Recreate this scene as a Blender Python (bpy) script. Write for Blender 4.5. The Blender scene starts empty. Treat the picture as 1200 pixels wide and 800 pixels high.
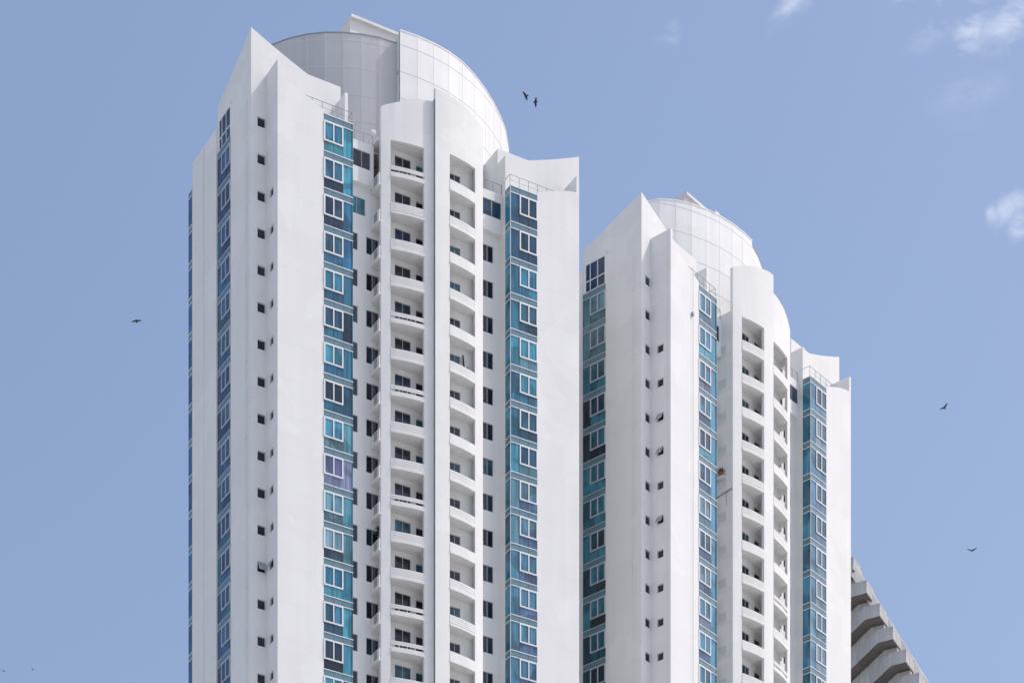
import bpy, bmesh, math, random
from mathutils import Vector, Matrix
R = math.radians
random.seed(11)
scene = bpy.context.scene
col = scene.collection
EYE = 1.6            # camera height; every height h below is above the eye
F, YH = 3433.93, 2516.27   # focal length and horizon row in photo pixels (1200 wide)

# ------------------------------------------------------------------ materials
def new_mat(name):
    m = bpy.data.materials.new(name); m.use_nodes = True
    nt = m.node_tree; b = nt.nodes['Principled BSDF']
    return m, nt, b

def paint(name, base, rough=.75, joints=True, var=.035, streak=.028, bump=.15):
    m, nt, b = new_mat(name); N = nt.nodes; L = nt.links
    tc = N.new('ShaderNodeTexCoord')
    n1 = N.new('ShaderNodeTexNoise'); n1.inputs['Scale'].default_value = .35; n1.inputs['Detail'].default_value = 6
    mp = N.new('ShaderNodeMapping'); mp.inputs['Scale'].default_value = (1.6, 1.6, .06)
    n2 = N.new('ShaderNodeTexNoise'); n2.inputs['Scale'].default_value = 1.0; n2.inputs['Detail'].default_value = 5
    n3 = N.new('ShaderNodeTexNoise'); n3.inputs['Scale'].default_value = 9.; n3.inputs['Detail'].default_value = 4
    L.new(tc.outputs['Object'], n1.inputs['Vector']); L.new(tc.outputs['Object'], mp.inputs['Vector'])
    L.new(mp.outputs['Vector'], n2.inputs['Vector']); L.new(tc.outputs['Object'], n3.inputs['Vector'])
    def mr(src, lo, hi, a=.35, c=.65):
        q = N.new('ShaderNodeMapRange'); q.inputs['From Min'].default_value = a; q.inputs['From Max'].default_value = c
        q.inputs['To Min'].default_value = lo; q.inputs['To Max'].default_value = hi; L.new(src, q.inputs['Value']); return q.outputs['Result']
    def mul(a, c):
        q = N.new('ShaderNodeMath'); q.operation = 'MULTIPLY'; L.new(a, q.inputs[0]); L.new(c, q.inputs[1]); return q.outputs[0]
    f = mul(mr(n1.outputs['Fac'], 1 - var, 1), mr(n2.outputs['Fac'], 1 - streak, 1))
    f = mul(f, mr(n3.outputs['Fac'], .985, 1))
    n4 = N.new('ShaderNodeTexNoise'); n4.inputs['Scale'].default_value = .16; n4.inputs['Detail'].default_value = 5; n4.inputs['Distortion'].default_value = .6
    L.new(tc.outputs['Object'], n4.inputs['Vector']); f = mul(f, mr(n4.outputs['Fac'], .968, 1, .565, .575))      # repainted patches
    if joints:                                    # thin plaster joints at every storey
        sx = N.new('ShaderNodeSeparateXYZ'); L.new(tc.outputs['Object'], sx.inputs[0])
        md = N.new('ShaderNodeMath'); md.operation = 'PINGPONG'; md.inputs[1].default_value = 1.5
        L.new(sx.outputs['Z'], md.inputs[0])
        lt = N.new('ShaderNodeMath'); lt.operation = 'LESS_THAN'; lt.inputs[1].default_value = .03; L.new(md.outputs[0], lt.inputs[0])
        f = mul(f, mr(lt.outputs[0], 1, .95, 0, 1))
    cx = N.new('ShaderNodeMixRGB'); cx.blend_type = 'MULTIPLY'; cx.inputs['Fac'].default_value = 1
    cx.inputs['Color1'].default_value = (*base, 1); L.new(f, cx.inputs['Color2'])
    L.new(cx.outputs['Color'], b.inputs['Base Color'])
    b.inputs['Roughness'].default_value = rough
    b.inputs['Specular IOR Level'].default_value = .3
    bp = N.new('ShaderNodeBump'); bp.inputs['Strength'].default_value = bump; bp.inputs['Distance'].default_value = .02
    L.new(n3.outputs['Fac'], bp.inputs['Height']); L.new(bp.outputs['Normal'], b.inputs['Normal'])
    return m

def simple(name, base, rough=.6, metal=0., spec=.5, noise=.06, nscale=3.):
    m, nt, b = new_mat(name); N = nt.nodes; L = nt.links
    tc = N.new('ShaderNodeTexCoord'); n = N.new('ShaderNodeTexNoise'); n.inputs['Scale'].default_value = nscale
    L.new(tc.outputs['Object'], n.inputs['Vector'])
    mx = N.new('ShaderNodeMixRGB'); mx.inputs['Color1'].default_value = (*[c * (1 - noise * 2) for c in base], 1)
    mx.inputs['Color2'].default_value = (*[min(1, c * (1 + noise)) for c in base], 1)
    L.new(n.outputs['Fac'], mx.inputs['Fac']); L.new(mx.outputs['Color'], b.inputs['Base Color'])
    b.inputs['Roughness'].default_value = rough; b.inputs['Metallic'].default_value = metal
    b.inputs['Specular IOR Level'].default_value = spec
    return m

def glass(name):
    # tinted glazing over drawn curtains; the tint of each pane comes from its object colour
    m, nt, b = new_mat(name); N = nt.nodes; L = nt.links
    oi = N.new('ShaderNodeObjectInfo'); tc = N.new('ShaderNodeTexCoord')
    mp = N.new('ShaderNodeMapping'); mp.inputs['Scale'].default_value = (5, 5, .35)
    ad = N.new('ShaderNodeVectorMath'); ad.operation = 'ADD'
    sc = N.new('ShaderNodeVectorMath'); sc.operation = 'SCALE'; sc.inputs['Scale'].default_value = 37.
    cb = N.new('ShaderNodeCombineXYZ'); L.new(oi.outputs['Random'], cb.inputs[0]); L.new(oi.outputs['Random'], cb.inputs[1])
    L.new(cb.outputs[0], sc.inputs[0]); L.new(tc.outputs['Object'], ad.inputs[0]); L.new(sc.outputs[0], ad.inputs[1])
    L.new(ad.outputs[0], mp.inputs['Vector'])
    n = N.new('ShaderNodeTexNoise'); n.inputs['Scale'].default_value = 1; n.inputs['Detail'].default_value = 3
    L.new(mp.outputs['Vector'], n.inputs['Vector'])
    r = N.new('ShaderNodeMapRange'); r.inputs['From Min'].default_value = .34; r.inputs['From Max'].default_value = .66
    r.inputs['To Min'].default_value = .72; r.inputs['To Max'].default_value = 1.3; L.new(n.outputs['Fac'], r.inputs['Value'])
    n2 = N.new('ShaderNodeTexNoise'); n2.inputs['Scale'].default_value = .55; n2.inputs['Detail'].default_value = 1
    L.new(ad.outputs[0], n2.inputs['Vector'])
    r2 = N.new('ShaderNodeMapRange'); r2.inputs['From Min'].default_value = .42; r2.inputs['From Max'].default_value = .5
    r2.inputs['To Min'].default_value = .68; r2.inputs['To Max'].default_value = 1.12; L.new(n2.outputs['Fac'], r2.inputs['Value'])
    mm = N.new('ShaderNodeMath'); mm.operation = 'MULTIPLY'; L.new(r.outputs['Result'], mm.inputs[0]); L.new(r2.outputs['Result'], mm.inputs[1])
    mx = N.new('ShaderNodeVectorMath'); mx.operation = 'SCALE'; L.new(oi.outputs['Color'], mx.inputs[0]); L.new(mm.outputs[0], mx.inputs['Scale'])
    L.new(mx.outputs[0], b.inputs['Base Color'])
    b.inputs['Roughness'].default_value = .06; b.inputs['Specular IOR Level'].default_value = .42
    bn = N.new('ShaderNodeTexNoise'); bn.inputs['Scale'].default_value = .8; L.new(tc.outputs['Object'], bn.inputs['Vector'])
    bp = N.new('ShaderNodeBump'); bp.inputs['Strength'].default_value = .12; bp.inputs['Distance'].default_value = .05
    L.new(bn.outputs['Fac'], bp.inputs['Height']); L.new(bp.outputs['Normal'], b.inputs['Normal'])
    return m

WHITE = (.79, .79, .775)
M_WALL = paint('white_painted_render', WHITE)
M_DRUM = paint('white_metal_cladding', (.86, .86, .85), rough=.62, joints=False, var=.04, streak=.07)
M_DRUM_SHADE = paint('shade_toned_metal_cladding', (.57, .575, .59), rough=.4, joints=False, var=.04, streak=.07)  # same cladding as M_DRUM, with the inner ring's shade put into its colour
M_LOUVRE = simple('pale_grey_louvre', (.60, .61, .61), .6)
M_BALC = paint('white_balcony_paint', (.785, .785, .765), joints=False, var=.06, streak=.06)
M_FRAME = simple('white_window_frame', (.74, .75, .76), .45)
M_FLANKFRAME = simple('blue_grey_window_frame', (.42, .47, .53), .45)
M_DARKFRAME = simple('grey_window_frame', (.35, .36, .38), .4)
M_GLASS = glass('tinted_glass')
M_SPAN = simple('teal_spandrel_glass', (.12, .225, .27), .18, nscale=1.2, noise=.15)
M_RAIL = simple('grey_rail_metal', (.30, .31, .33), .4, .6)
M_JOINT = simple('grey_cladding_joint', (.62, .63, .64), .7)
M_SEAM = simple('dark_joint_sealant', (.10, .105, .12), .8)
M_DARK = simple('dark_room', (.03, .032, .036), .9)
M_COPING = simple('grey_metal_coping', (.32, .33, .35), .5, .3)
M_CONC = paint('weathered_concrete', (.56, .555, .55), rough=.9, joints=False, var=.18, streak=.2, bump=.3)
M_CONCW = paint('pale_weathered_concrete', (.60, .60, .59), rough=.9, joints=False, var=.15, streak=.25, bump=.3)
M_CONCS = paint('dark_concrete_soffit', (.15, .135, .125), rough=.95, joints=False, var=.3, streak=.2, bump=.3)  # terrace undersides, much darker in tone than the parapets
M_BIRD = simple('dark_feathers', (.018, .02, .026), .8)
M_LEAF = simple('balcony_foliage', (.05, .07, .03), .8)
M_DRYLEAF = simple('dry_palm_leaf', (.22, .15, .09), .8)
M_POT = simple('terracotta', (.25, .12, .07), .8)
M_FABRIC = simple('dark_parasol_cloth', (.05, .05, .055), .9)
M_GROUND = simple('pale_city_ground', (.70, .68, .65), .95, nscale=.02, noise=.2)

# ------------------------------------------------------------------ mesh builder
class MB:
    """collects faces in local (s, t, z): s right along the facade, t towards the viewer, z up"""
    def __init__(self): self.v = []; self.f = []; self.mi = []; self.cur = 0
    def quad(self, *p):
        i = len(self.v); self.v += [(a[0], -a[1], a[2]) for a in p]; self.f.append(tuple(range(i, i + len(p)))); self.mi.append(self.cur)
    def box(self, s0, s1, t0, t1, z0, z1):
        if s0 > s1: s0, s1 = s1, s0
        if t0 > t1: t0, t1 = t1, t0
        P = lambda a, b, c: (s1 if a else s0, t1 if b else t0, z1 if c else z0)
        for q in (((0,0,0),(0,1,0),(1,1,0),(1,0,0)), ((0,0,1),(1,0,1),(1,1,1),(0,1,1)), ((0,0,0),(1,0,0),(1,0,1),(0,0,1)),
                  ((0,1,0),(0,1,1),(1,1,1),(1,1,0)), ((0,0,0),(0,0,1),(0,1,1),(0,1,0)), ((1,0,0),(1,1,0),(1,1,1),(1,0,1))):
            self.quad(*[P(*c) for c in q])
    def prism(self, poly, z0, z1):
        """vertical prism; z0/z1 numbers or lists per corner"""
        n = len(poly)
        a = z0 if isinstance(z0, (list, tuple)) else [z0] * n
        b = z1 if isinstance(z1, (list, tuple)) else [z1] * n
        for i in range(n):
            j = (i + 1) % n
            self.quad((*poly[i], a[i]), (*poly[j], a[j]), (*poly[j], b[j]), (*poly[i], b[i]))
        self.quad(*[(*poly[i], b[i]) for i in range(n)]); self.quad(*[(*poly[i], a[i]) for i in reversed(range(n))])
    def strip(self, outer, inner, z0, z1):
        """band between two plan polylines, z0/z1 numbers or lists"""
        n = len(outer)
        a = z0 if isinstance(z0, (list, tuple)) else [z0] * n
        b = z1 if isinstance(z1, (list, tuple)) else [z1] * n
        for i in range(n - 1):
            o0, o1, i0, i1 = outer[i], outer[i+1], inner[i], inner[i+1]
            self.quad((*o0, a[i]), (*o1, a[i+1]), (*o1, b[i+1]), (*o0, b[i]))
            self.quad((*i1, a[i+1]), (*i0, a[i]), (*i0, b[i]), (*i1, b[i+1]))
            self.quad((*o0, b[i]), (*o1, b[i+1]), (*i1, b[i+1]), (*i0, b[i]))
            self.quad((*i0, a[i]), (*i1, a[i+1]), (*o1, a[i+1]), (*o0, a[i]))
        for k in (0, n - 1): self.quad((*outer[k], a[k]), (*inner[k], a[k]), (*inner[k], b[k]), (*outer[k], b[k]))
    def bar(self, p, q, r=.02, n=5):
        p, q = Vector(p), Vector(q); d = (q - p).normalized()
        a = d.cross(Vector((0, 0, 1)) if abs(d.z) < .9 else Vector((1, 0, 0))).normalized(); b = d.cross(a)
        ring = [(math.cos(2*math.pi*k/n), math.sin(2*math.pi*k/n)) for k in range(n)]
        A = [p + (a*c + b*s) * r for c, s in ring]; B = [q + (a*c + b*s) * r for c, s in ring]
        for k in range(n): j = (k+1) % n; self.quad(A[k], A[j], B[j], B[k])
        self.quad(*A); self.quad(*B)
    def wall(self, p0, p1, z0, ztop, holes, depth=.22, inward=(0, -1)):
        """one plane of wall from plan point p0 to p1 with rectangular openings; u runs in metres from p0.
        ztop: number or (za, zb). holes: (u0, u1, z0, z1); each gets its reveals"""
        L = math.dist(p0, p1); dx, dy = (p1[0]-p0[0])/L, (p1[1]-p0[1])/L
        za, zb = (ztop, ztop) if not isinstance(ztop, (list, tuple)) else ztop
        zf = min(za, zb)
        P = lambda u, z, d=0.: (p0[0] + dx*u + inward[0]*d, p0[1] + dy*u + inward[1]*d, z)
        us = sorted({0, L, *[h[0] for h in holes], *[h[1] for h in holes]})
        zs = sorted({z0, zf, *[h[2] for h in holes], *[h[3] for h in holes]})
        for i in range(len(us)-1):
            for j in range(len(zs)-1):
                um, zm = (us[i]+us[i+1])/2, (zs[j]+zs[j+1])/2
                if any(h[0] < um < h[1] and h[2] < zm < h[3] for h in holes): continue
                self.quad(P(us[i], zs[j]), P(us[i+1], zs[j]), P(us[i+1], zs[j+1]), P(us[i], zs[j+1]))
        if za != zb:
            if za > zb: self.quad(P(0, zf), P(L, zf), P(0, za))
            else: self.quad(P(0, zf), P(L, zf), P(L, zb))
        for a, b, c, d in holes:
            self.quad(P(a, c), P(b, c), P(b, c, depth), P(a, c, depth)); self.quad(P(a, d), P(b, d), P(b, d, depth), P(a, d, depth))
            self.quad(P(a, c), P(a, d), P(a, d, depth), P(a, c, depth)); self.quad(P(b, c), P(b, d), P(b, d, depth), P(b, c, depth))
    def build(self, name, mat, parent=None, origin=(0, 0, 0)):
        me = bpy.data.meshes.new(name)
        ox, oy, oz = origin
        me.from_pydata([(a - ox, b + oy, c - oz) for a, b, c in self.v], [], self.f)
        mats = mat if isinstance(mat, (list, tuple)) else [mat]
        for m in mats: me.materials.append(m)
        me.polygons.foreach_set('material_index', self.mi)
        me.validate(); me.update()
        bm = bmesh.new(); bm.from_mesh(me)
        bmesh.ops.remove_doubles(bm, verts=bm.verts, dist=.0004)
        bmesh.ops.recalc_face_normals(bm, faces=bm.faces)
        bm.to_mesh(me); bm.free()
        o = bpy.data.objects.new(name, me); col.objects.link(o)
        o.location = (ox, -oy, oz)
        if parent: o.parent = parent
        return o

def tag(o, label=None, cat=None, group=None, kind=None):
    for k, v in (('label', label), ('category', cat), ('group', group), ('kind', kind)):
        if v: o[k] = v
    return o
def empty(name, loc, rz=0.):
    o = bpy.data.objects.new(name, None); col.objects.link(o); o.location = loc; o.rotation_euler = (0, 0, rz); o.empty_display_size = 3
    return o
def dup(o, parent, dz, kids=None):
    """copy of a part and its sub-parts, dz metres higher"""
    c = o.copy(); col.objects.link(c); c.parent = parent; c.location = o.location + Vector((0, 0, dz))
    for ch in (kids if kids is not None else o.children):
        g = ch.copy(); col.objects.link(g); g.parent = c
    return c

TEALS = [(.05, .235, .33), (.04, .19, .29), (.03, .13, .20), (.02, .075, .125), (.013, .03, .05), (.10, .22, .27), (.03, .12, .22)]
TW = [3, 3, 4, 3, 2, 2, 2]
NAVY = [(.02, .075, .16), (.025, .10, .19), (.014, .035, .085), (.02, .05, .12), (.03, .11, .16)]
DARKS = [(.010, .013, .02), (.012, .016, .024), (.02, .03, .045), (.012, .02, .03), (.03, .10, .13)]
def setcol(o, c, j=.15):
    k = 1 + random.uniform(-j, j); o.color = (c[0]*k, c[1]*k, c[2]*k, 1)

# ------------------------------------------------------------------ tower plan (metres, fitted to both towers of the photograph)
sB, sC, tC, sG, sW = 15.486, 14.165, 2.199, 10.035, 7.42
tb = .09
A1, A2 = 4.01, 6.58            # flank wall and flank bay, measured back from the corner
TC = -15.49                    # the tower's centre
NFL = 17                       # storeys built in detail, counted down from the top
HB = 165. - 3 * NFL            # below this the walls run on plain to the ground
H0 = 165.

def Z(h): return h + EYE

def bay_bottom(n): return Z(H0 - 3 * n)

def make_bay(parent, p0, du, dn, length, window_first, colors, n0=0, n1=NFL, left_return=None, names='bay_window'):
    """a column of storey-high glazed units. p0: plan point of the end nearest the window start, du: unit plan direction, dn: outward normal.
    window on the first 2/3 when window_first, else on the last 2/3"""
    L = length; wA, wB = (0., L*.665) if window_first else (L*.335, L)
    pA, pB = (L*.665, L) if window_first else (0., L*.335)
    def P(u, d): return (p0[0] + du[0]*u + dn[0]*d, p0[1] + du[1]*u + dn[1]*d)
    def bx(mb, u0, u1, d0, d1, z0, z1): mb.prism([P(u0, d0), P(u1, d0), P(u1, d1), P(u0, d1)], z0, z1)
    def unit(zt):
        f = MB(); th = .105
        bx(f, 0, L, .0, .05, zt-.055, zt+.0); bx(f, 0, L, 0, .05, zt-.60, zt-.545)         # storey lines
        z1, z0 = zt-.605, zt-2.2
        bx(f, wA, wA+th, 0, .075, z0, z1+.05); bx(f, wB-th, wB, 0, .075, z0, z1+.05)
        bx(f, wA+th, wB-th, 0, .075, z0, z0+th); bx(f, wA+th, wB-th, 0, .075, z1-th*.7, z1+.05)
        mid = (wA+wB)/2; bx(f, mid-.045, mid+.045, 0, .085, z0+th, z1-th*.7)
        fr = f.build(names, M_FLANKFRAME if 'flank' in names else M_FRAME, parent, (p0[0], p0[1], zt))
        def sub(nm, rects, mat, d=-.012):
            g = MB()
            for (u0, u1, a, b) in rects: bx(g, u0, u1, d-.03, d, a, b)
            o = g.build(nm, mat, None, (p0[0], p0[1], zt)); o.location = (0, 0, 0); o.parent = fr; return o
        q1 = sub('pane', [(wA+.05, mid-.03, z0+.05, z1-.02)], M_GLASS, .01)
        q2 = sub('pane', [(mid+.03, wB-.05, z0+.05, z1-.02)], M_GLASS, .002)
        q3 = sub('side_pane', [(pA+.012, pB-.012, zt-3.+.012, zt-.61)], M_GLASS)
        q4 = sub('lower_pane', [(wA+.012, mid-.012, zt-3.+.012, z0-.01), (mid+.012, wB-.012, zt-3.+.012, z0-.01)], M_GLASS)
        q5 = sub('spandrel', [(0.012, L*.34, zt-.54, zt-.06), (L*.34+.02, L*.665, zt-.54, zt-.06), (L*.665+.02, L-.012, zt-.54, zt-.06)], M_SPAN, .004)
        bk = MB(); bx(bk, 0, L, -.06, -.045, zt-3., zt)       # sealant grid behind the panes
        o = bk.build('glazing_bar', M_COPING, None, (p0[0], p0[1], zt)); o.location = (0, 0, 0); o.parent = fr
        return fr
    out = []
    base = unit(Z(H0 - 3*n0))
    for k in range(n0, n1):
        o = base if k == n0 else dup(base, parent, -3*(k-n0))
        out.append(o)
    for k, o in enumerate(out):
        c = colors(k + n0) if callable(colors) else random.choice(colors)
        for ch in o.children:
            nm = ch.name.split('.')[0]
            if nm == 'pane': setcol(ch, c[0], .25)
            elif nm == 'side_pane': setcol(ch, c[1], .15)
            elif nm == 'lower_pane': setcol(ch, c[2], .15)
    return out

def glass_strip(mb, p0, p1, dn, n0, n1, d=0.):
    """narrow return of a bay: one pane and one spandrel per storey"""
    pass

def circ_pts(s0, s1, R, t0, n):
    return [(s, t0 - R + math.sqrt(R*R - s*s)) for s in [s0 + (s1-s0)*i/n for i in range(n+1)]]
def interp(tab, s):
    if s <= tab[0][0]: return tab[0][1]
    for (a, ya), (b, yb) in zip(tab, tab[1:]):
        if s <= b: return ya + (yb-ya)*(s-a)/(b-a)
    return tab[-1][1]

def build_tower(X, Y, th, m, topO, topI, drumO, drumI, pent, lookup, seed, bays):
    """m = +1: taller balcony column on the right; m = -1: the mirror image"""
    random.seed(seed)
    T = empty('residential_tower', (X, Y, 0), R(th))
    MS = lambda pts: [(m*a, b) for a, b in pts]
    g0 = 0.
    # ---- main shell -------------------------------------------------
    w = MB()
    zc = lambda h: Z(h)
    tR = .42
    zs0 = 0.
    # notch windows (front) and fin windows
    hB = []; hC = []
    for k in range(NFL):
        hB.append((sB-14.92, sB-14.2, Z(163.6-3*k), Z(164.38-3*k)))
    for k in range(2, NFL):
        hC.append((.72, 1.4, Z(163.52-3*k), Z(164.2-3*k)))
    for sg in (-1, 1):
        # front corner strip B, with its parapet rising to the corner peak
        if sg < 0:
            w.wall((-sB, 0), (-sC, 0), zs0, Z(165.), hB, inward=(0, -1))
            w.wall((-sC, 0), (-sC, tC), zs0, Z(165.), hC, inward=(1, 0))
        else:
            w.wall((sB, 0), (sC, 0), zs0, Z(165.), [], inward=(0, -1))
            w.wall((sC, 0), (sC, tC), zs0, Z(165.), [], inward=(-1, 0))
        # front wall D
        w.wall((sg*sC, tC), (sg*sG, tC), zs0, Z(165.0), [])
        # bay inner return, solid part, and recess wall behind it
        w.wall((sg*sW, 1.33), (sg*sW, tR), zs0, Z(165.0), [])
        # wing roof
        w.quad((sg*sC, tC, Z(165)), (sg*sW, tC, Z(165)), (sg*sW, 0, Z(165)), (sg*sC, 0, Z(165)))
        # bay backing below the detailed storeys
        w.wall((sg*sG, tC), (sg*sW, tC), zs0, Z(HB), [])
        w.wall((sg*sW, tC), (sg*sW, 1.33), zs0, Z(HB), [])
    # recess walls with windows
    W2 = {m: (4.86, 5.3), -m: (4.12, 5.27)}          # second recess window; on the open side it continues behind the guard
    for sgn in (-1, 1):
        a, b = sgn*sW, sgn*(4.6 if sgn == m else 3.9)
        w1 = (6.05, 7.2) if sgn < 0 else (5.6, 6.76); hs = []
        for k in range(1, NFL):
            for (x0, x1) in ([w1] if (k > 1 or sgn > 0) else [(5.36, 6.9)]) + ([W2[sgn]] if k > 1 else []):
                hs.append((sW-x1, sW-x0, Z(162.15-3*k), Z(163.55-3*k)))
        w.wall((a, tR), (b, tR), zs0, Z(161.5 if sgn == m else 162.0), hs, depth=.14)
    # top storey recess box standing proud of the storeys below
    for sg in (-1, 1):
        x0, x1 = (6.72, 5.11) if sg < 0 else (7.3, 5.45)
        u0, u1 = sW - x0, sW - x1
        w.wall((sg*sW, .85), (sg*4.8, .85), Z(161.5), Z(164.88), [(u0, u1, Z(162.74), Z(164.15))], depth=.14)
        w.quad((sg*sW, .85, Z(161.5)), (sg*4.6, .85, Z(161.5)), (sg*4.6, tR, Z(161.5)), (sg*sW, tR, Z(161.5)))
        w.quad((sg*sW, .85, Z(164.88)), (sg*4.6, .85, Z(164.88)), (sg*4.6, 0, Z(164.88)), (sg*sW, 0, Z(164.88)))
        w.quad((sg*sW, .0, Z(164.88)), (sg*sW, .0, Z(165)), (sg*4.6, 0, Z(165)), (sg*4.6, 0, Z(164.88)))
    # flanks and back
    hA = [(A1+.08, A2-.28, Z(165.0), Z(167.55))]
    for sg in (-1, 1):
        w.wall((sg*sB, 0), (sg*sB, -A1), zs0, Z(167.5), [])
        w.wall((sg*sB, -A1), (sg*sB, -A2), Z(165.0), Z(167.9), [(.08, A2-A1-.3, Z(165.03), Z(167.55))], depth=.12, inward=(-sg, 0))
        w.wall((sg*sB, -A1), (sg*sB, -A2), zs0, Z(HB), [])
        # far part of the flank, a shallow step outwards
        w.wall((sg*(sB), -A2), (sg*(sB+.12), -A2), zs0, Z(167.1), [])
        w.wall((sg*(sB+.12), -A2), (sg*(sB+.12), -11.45), zs0, Z(167.1), [])
        w.wall((sg*(sB+.12), -11.45), (sg*(sB+.12), -12.3), zs0, Z(HB), [])
        w.wall((sg*(sB+.12), -12.3), (sg*(sB-.3), -12.3), zs0, Z(165), [])
        w.quad((sg*(sB+.12), -A2, Z(167.1)), (sg*(sB+.12), -11.45, Z(167.1)), (sg*(sB-.3), -11.45, Z(167.1)), (sg*(sB-.3), -A2, Z(167.1)))
        w.wall((sg*(sB-.3), -A2), (sg*(sB-.3), -11.45), Z(165), Z(167.1), [])
        w.wall((sg*(sB+.12), -11.45), (sg*(sB-.3), -11.45), Z(165), Z(167.1), [])
    w.wall((-sB+.3, -12.3), (sB-.3, -12.3), zs0, Z(165), [])
    # core roof
    w.quad((-sB+.01, 0, Z(164.995)), (sB-.01, 0, Z(164.995)), (sB-.01, -12.3, Z(164.995)), (-sB+.01, -12.3, Z(164.995)))
    wall = w.build('wall', M_WALL, T)
    # ---- raised corner parapets -------------------------------------
    for sg in (-1, 1):
        p = MB()
        th_ = .28
        # front parapet: peak at the corner, sweeping down to a level coping; built in vertical slices
        ss = [sB, 15.0, 14.2, 13.4, 12.6, 11.8, 11.0, 10.4, 9.5, 8.5, 7.45]
        def ztop(s):
            if s <= 10.4: return 169.35
            q = (s-10.4)/(sB-10.4); return 169.35 + 2.03*(.86*q + .14*q*q)
        out = [(sg*s, 0) for s in ss]; inn = [(sg*(s - (th_ if i == 0 else 0)), -th_) for i, s in enumerate(ss)]
        p.strip(out, inn, Z(165.), [Z(ztop(s)) for s in ss])
        p.build('corner_parapet', M_WALL, T)
        p = MB()
        tt = [0, -1.2, -2.4, -3.6, -4.01, -5.0, -A2]
        def zt2(t):
            q = -t/A2; return 171.38 - 2.5*(1.06*q - .06*q*q)
        p.strip([(sg*(sB-.002), t if i else -.002) for i, t in enumerate(tt)], [(sg*(sB-th_), t if i else -th_) for i, t in enumerate(tt)], [Z(167.5 if t > -A1 else 167.9) for t in tt], [Z(zt2(t)) for t in tt])
        p.build('flank_parapet', M_WALL, T)
        p = MB()                                         # inner return of the parapet and the low wall in front of it
        p.box(sg*7.42, sg*(7.42+.27), -2.4, 0-.004, Z(165), Z(169.33))
        p.build('return_parapet', M_WALL, T)
        p = MB(); p.box(sg*7.42, sg*(7.42+.27), 0, 1.33, Z(165.0), Z(168.02)); p.build('return_parapet', M_WALL, T)
        # side fin rising over the front wall
        p = MB(); p.box(sg*sC, sg*(sC-.27), .004, tC, Z(165), Z(167.93)); p.build('side_fin', M_WALL, T)
        # front parapet of the wing terrace, rising to the fin
        p = MB(); s_ = [sC-.27, 13.2, 12.2, 11.1, sG]; z_ = [166.5, 166.38, 166.1, 165.65, 165.25]
        p.strip([(sg*a, tC) for a in s_], [(sg*a, tC-.22) for a in s_], Z(165), [Z(a) for a in z_]); p.build('terrace_parapet', M_WALL, T)
        # rails round the terrace
        r = MB(); tf = tC - .1
        zr = Z(165.95)
        r.bar((sg*sW, tf, zr), (sg*11.9, tf, zr), .025); r.bar((sg*sW, tf, zr), (sg*sW, 1.33, zr), .025)
        r.bar((sg*sW, tf, zr-.45), (sg*11.2, tf, zr-.45), .012)
        for i in range(6):
            x = sW + .0 + i*.9; r.bar((sg*x, tf, Z(165)), (sg*x, tf, zr), .022)
        r.build('terrace_rail', M_RAIL, T)
        r = MB(); tf = .75; zr = Z(165.75)
        r.bar((sg*sW, tf, zr), (sg*4.85, tf, zr), .025); r.bar((sg*4.85, tf, zr), (sg*4.85, 0., zr), .02)
        for i in range(4):
            x = sW - .05 - i*.84; r.bar((sg*x, tf, Z(164.88)), (sg*x, tf, zr), .022)
        r.build('terrace_rail', M_RAIL, T)
    # ---- roof drum: two half rings, one a little larger --------------
    def ring(Rr, a0, a1, z0, zt_fn, name):
        nseg = int(round((a1-a0)/6.0)); d = MB(); e = MB()
        angs = [R(a0 + (a1-a0)*i/nseg) for i in range(nseg+1)]
        P = lambda r, a: (m*r*math.sin(a), TC + r*math.cos(a))
        zt_fn = (lambda ad, tab=zt_fn: interp(tab, Rr*math.sin(R(ad))))
        d.strip([P(Rr, a) for a in angs], [P(Rr-.3, a) for a in angs], Z(z0), [Z(zt_fn(math.degrees(a))) for a in angs])
        o = d.build(name, M_DRUM_SHADE if name == 'inner_drum_wall' and m > 0 else M_DRUM, T)
        for hz in (175.15, 172.92, 170.7, 168.5, 166.3):
            aa = [a for a in angs if zt_fn(math.degrees(a)) > hz + .12]
            if len(aa) > 1: e.strip([P(Rr+.012, a) for a in aa], [P(Rr-.01, a) for a in aa], Z(hz-.022), Z(hz+.022))
        j = e.build('panel_joint', M_JOINT, None); j.parent = o
        e = MB()
        for a in angs[1:-1]:
            q0, q1 = P(Rr+.01, a-.0009), P(Rr+.01, a+.0009); r0, r1 = P(Rr-.01, a-.0009), P(Rr-.01, a+.0009)
            e.strip([q0, q1], [r0, r1], Z(z0), Z(zt_fn(math.degrees(a))-.1))
        j = e.build('panel_joint', M_BALC, None); j.parent = o
        c = MB(); zz = [Z(zt_fn(math.degrees(a))) for a in angs]
        c.strip([P(Rr+.04, a) for a in angs], [P(Rr-.34, a) for a in angs], zz, [z+.09 for z in zz])
        j = c.build('coping', M_COPING if name == 'inner_drum_wall' else M_DRUM, None); j.parent = o
        return o
    RO_, RI_ = 15.2, 14.5
    aO = 53.6 if m > 0 else 47.5
    ring(RO_, -6.4, aO, 164.99, drumO, 'outer_drum_wall')
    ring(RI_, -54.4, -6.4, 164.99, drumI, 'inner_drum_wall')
    a = R(-6.4)
    d = MB(); P = lambda r, q: (m*r*math.sin(q), TC + r*math.cos(q))
    d.prism([P(RO_-.02, a), P(RO_-.02, a+.03), P(RI_-.3, a+.03), P(RI_-.3, a)], Z(165), Z(interp(drumO, -1.6)-.03)); d.build('drum_end_wall', M_DRUM, T)
    e1, e2 = P(RO_-.02, R(aO)), P(RI_-.02, R(-54.4))
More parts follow.
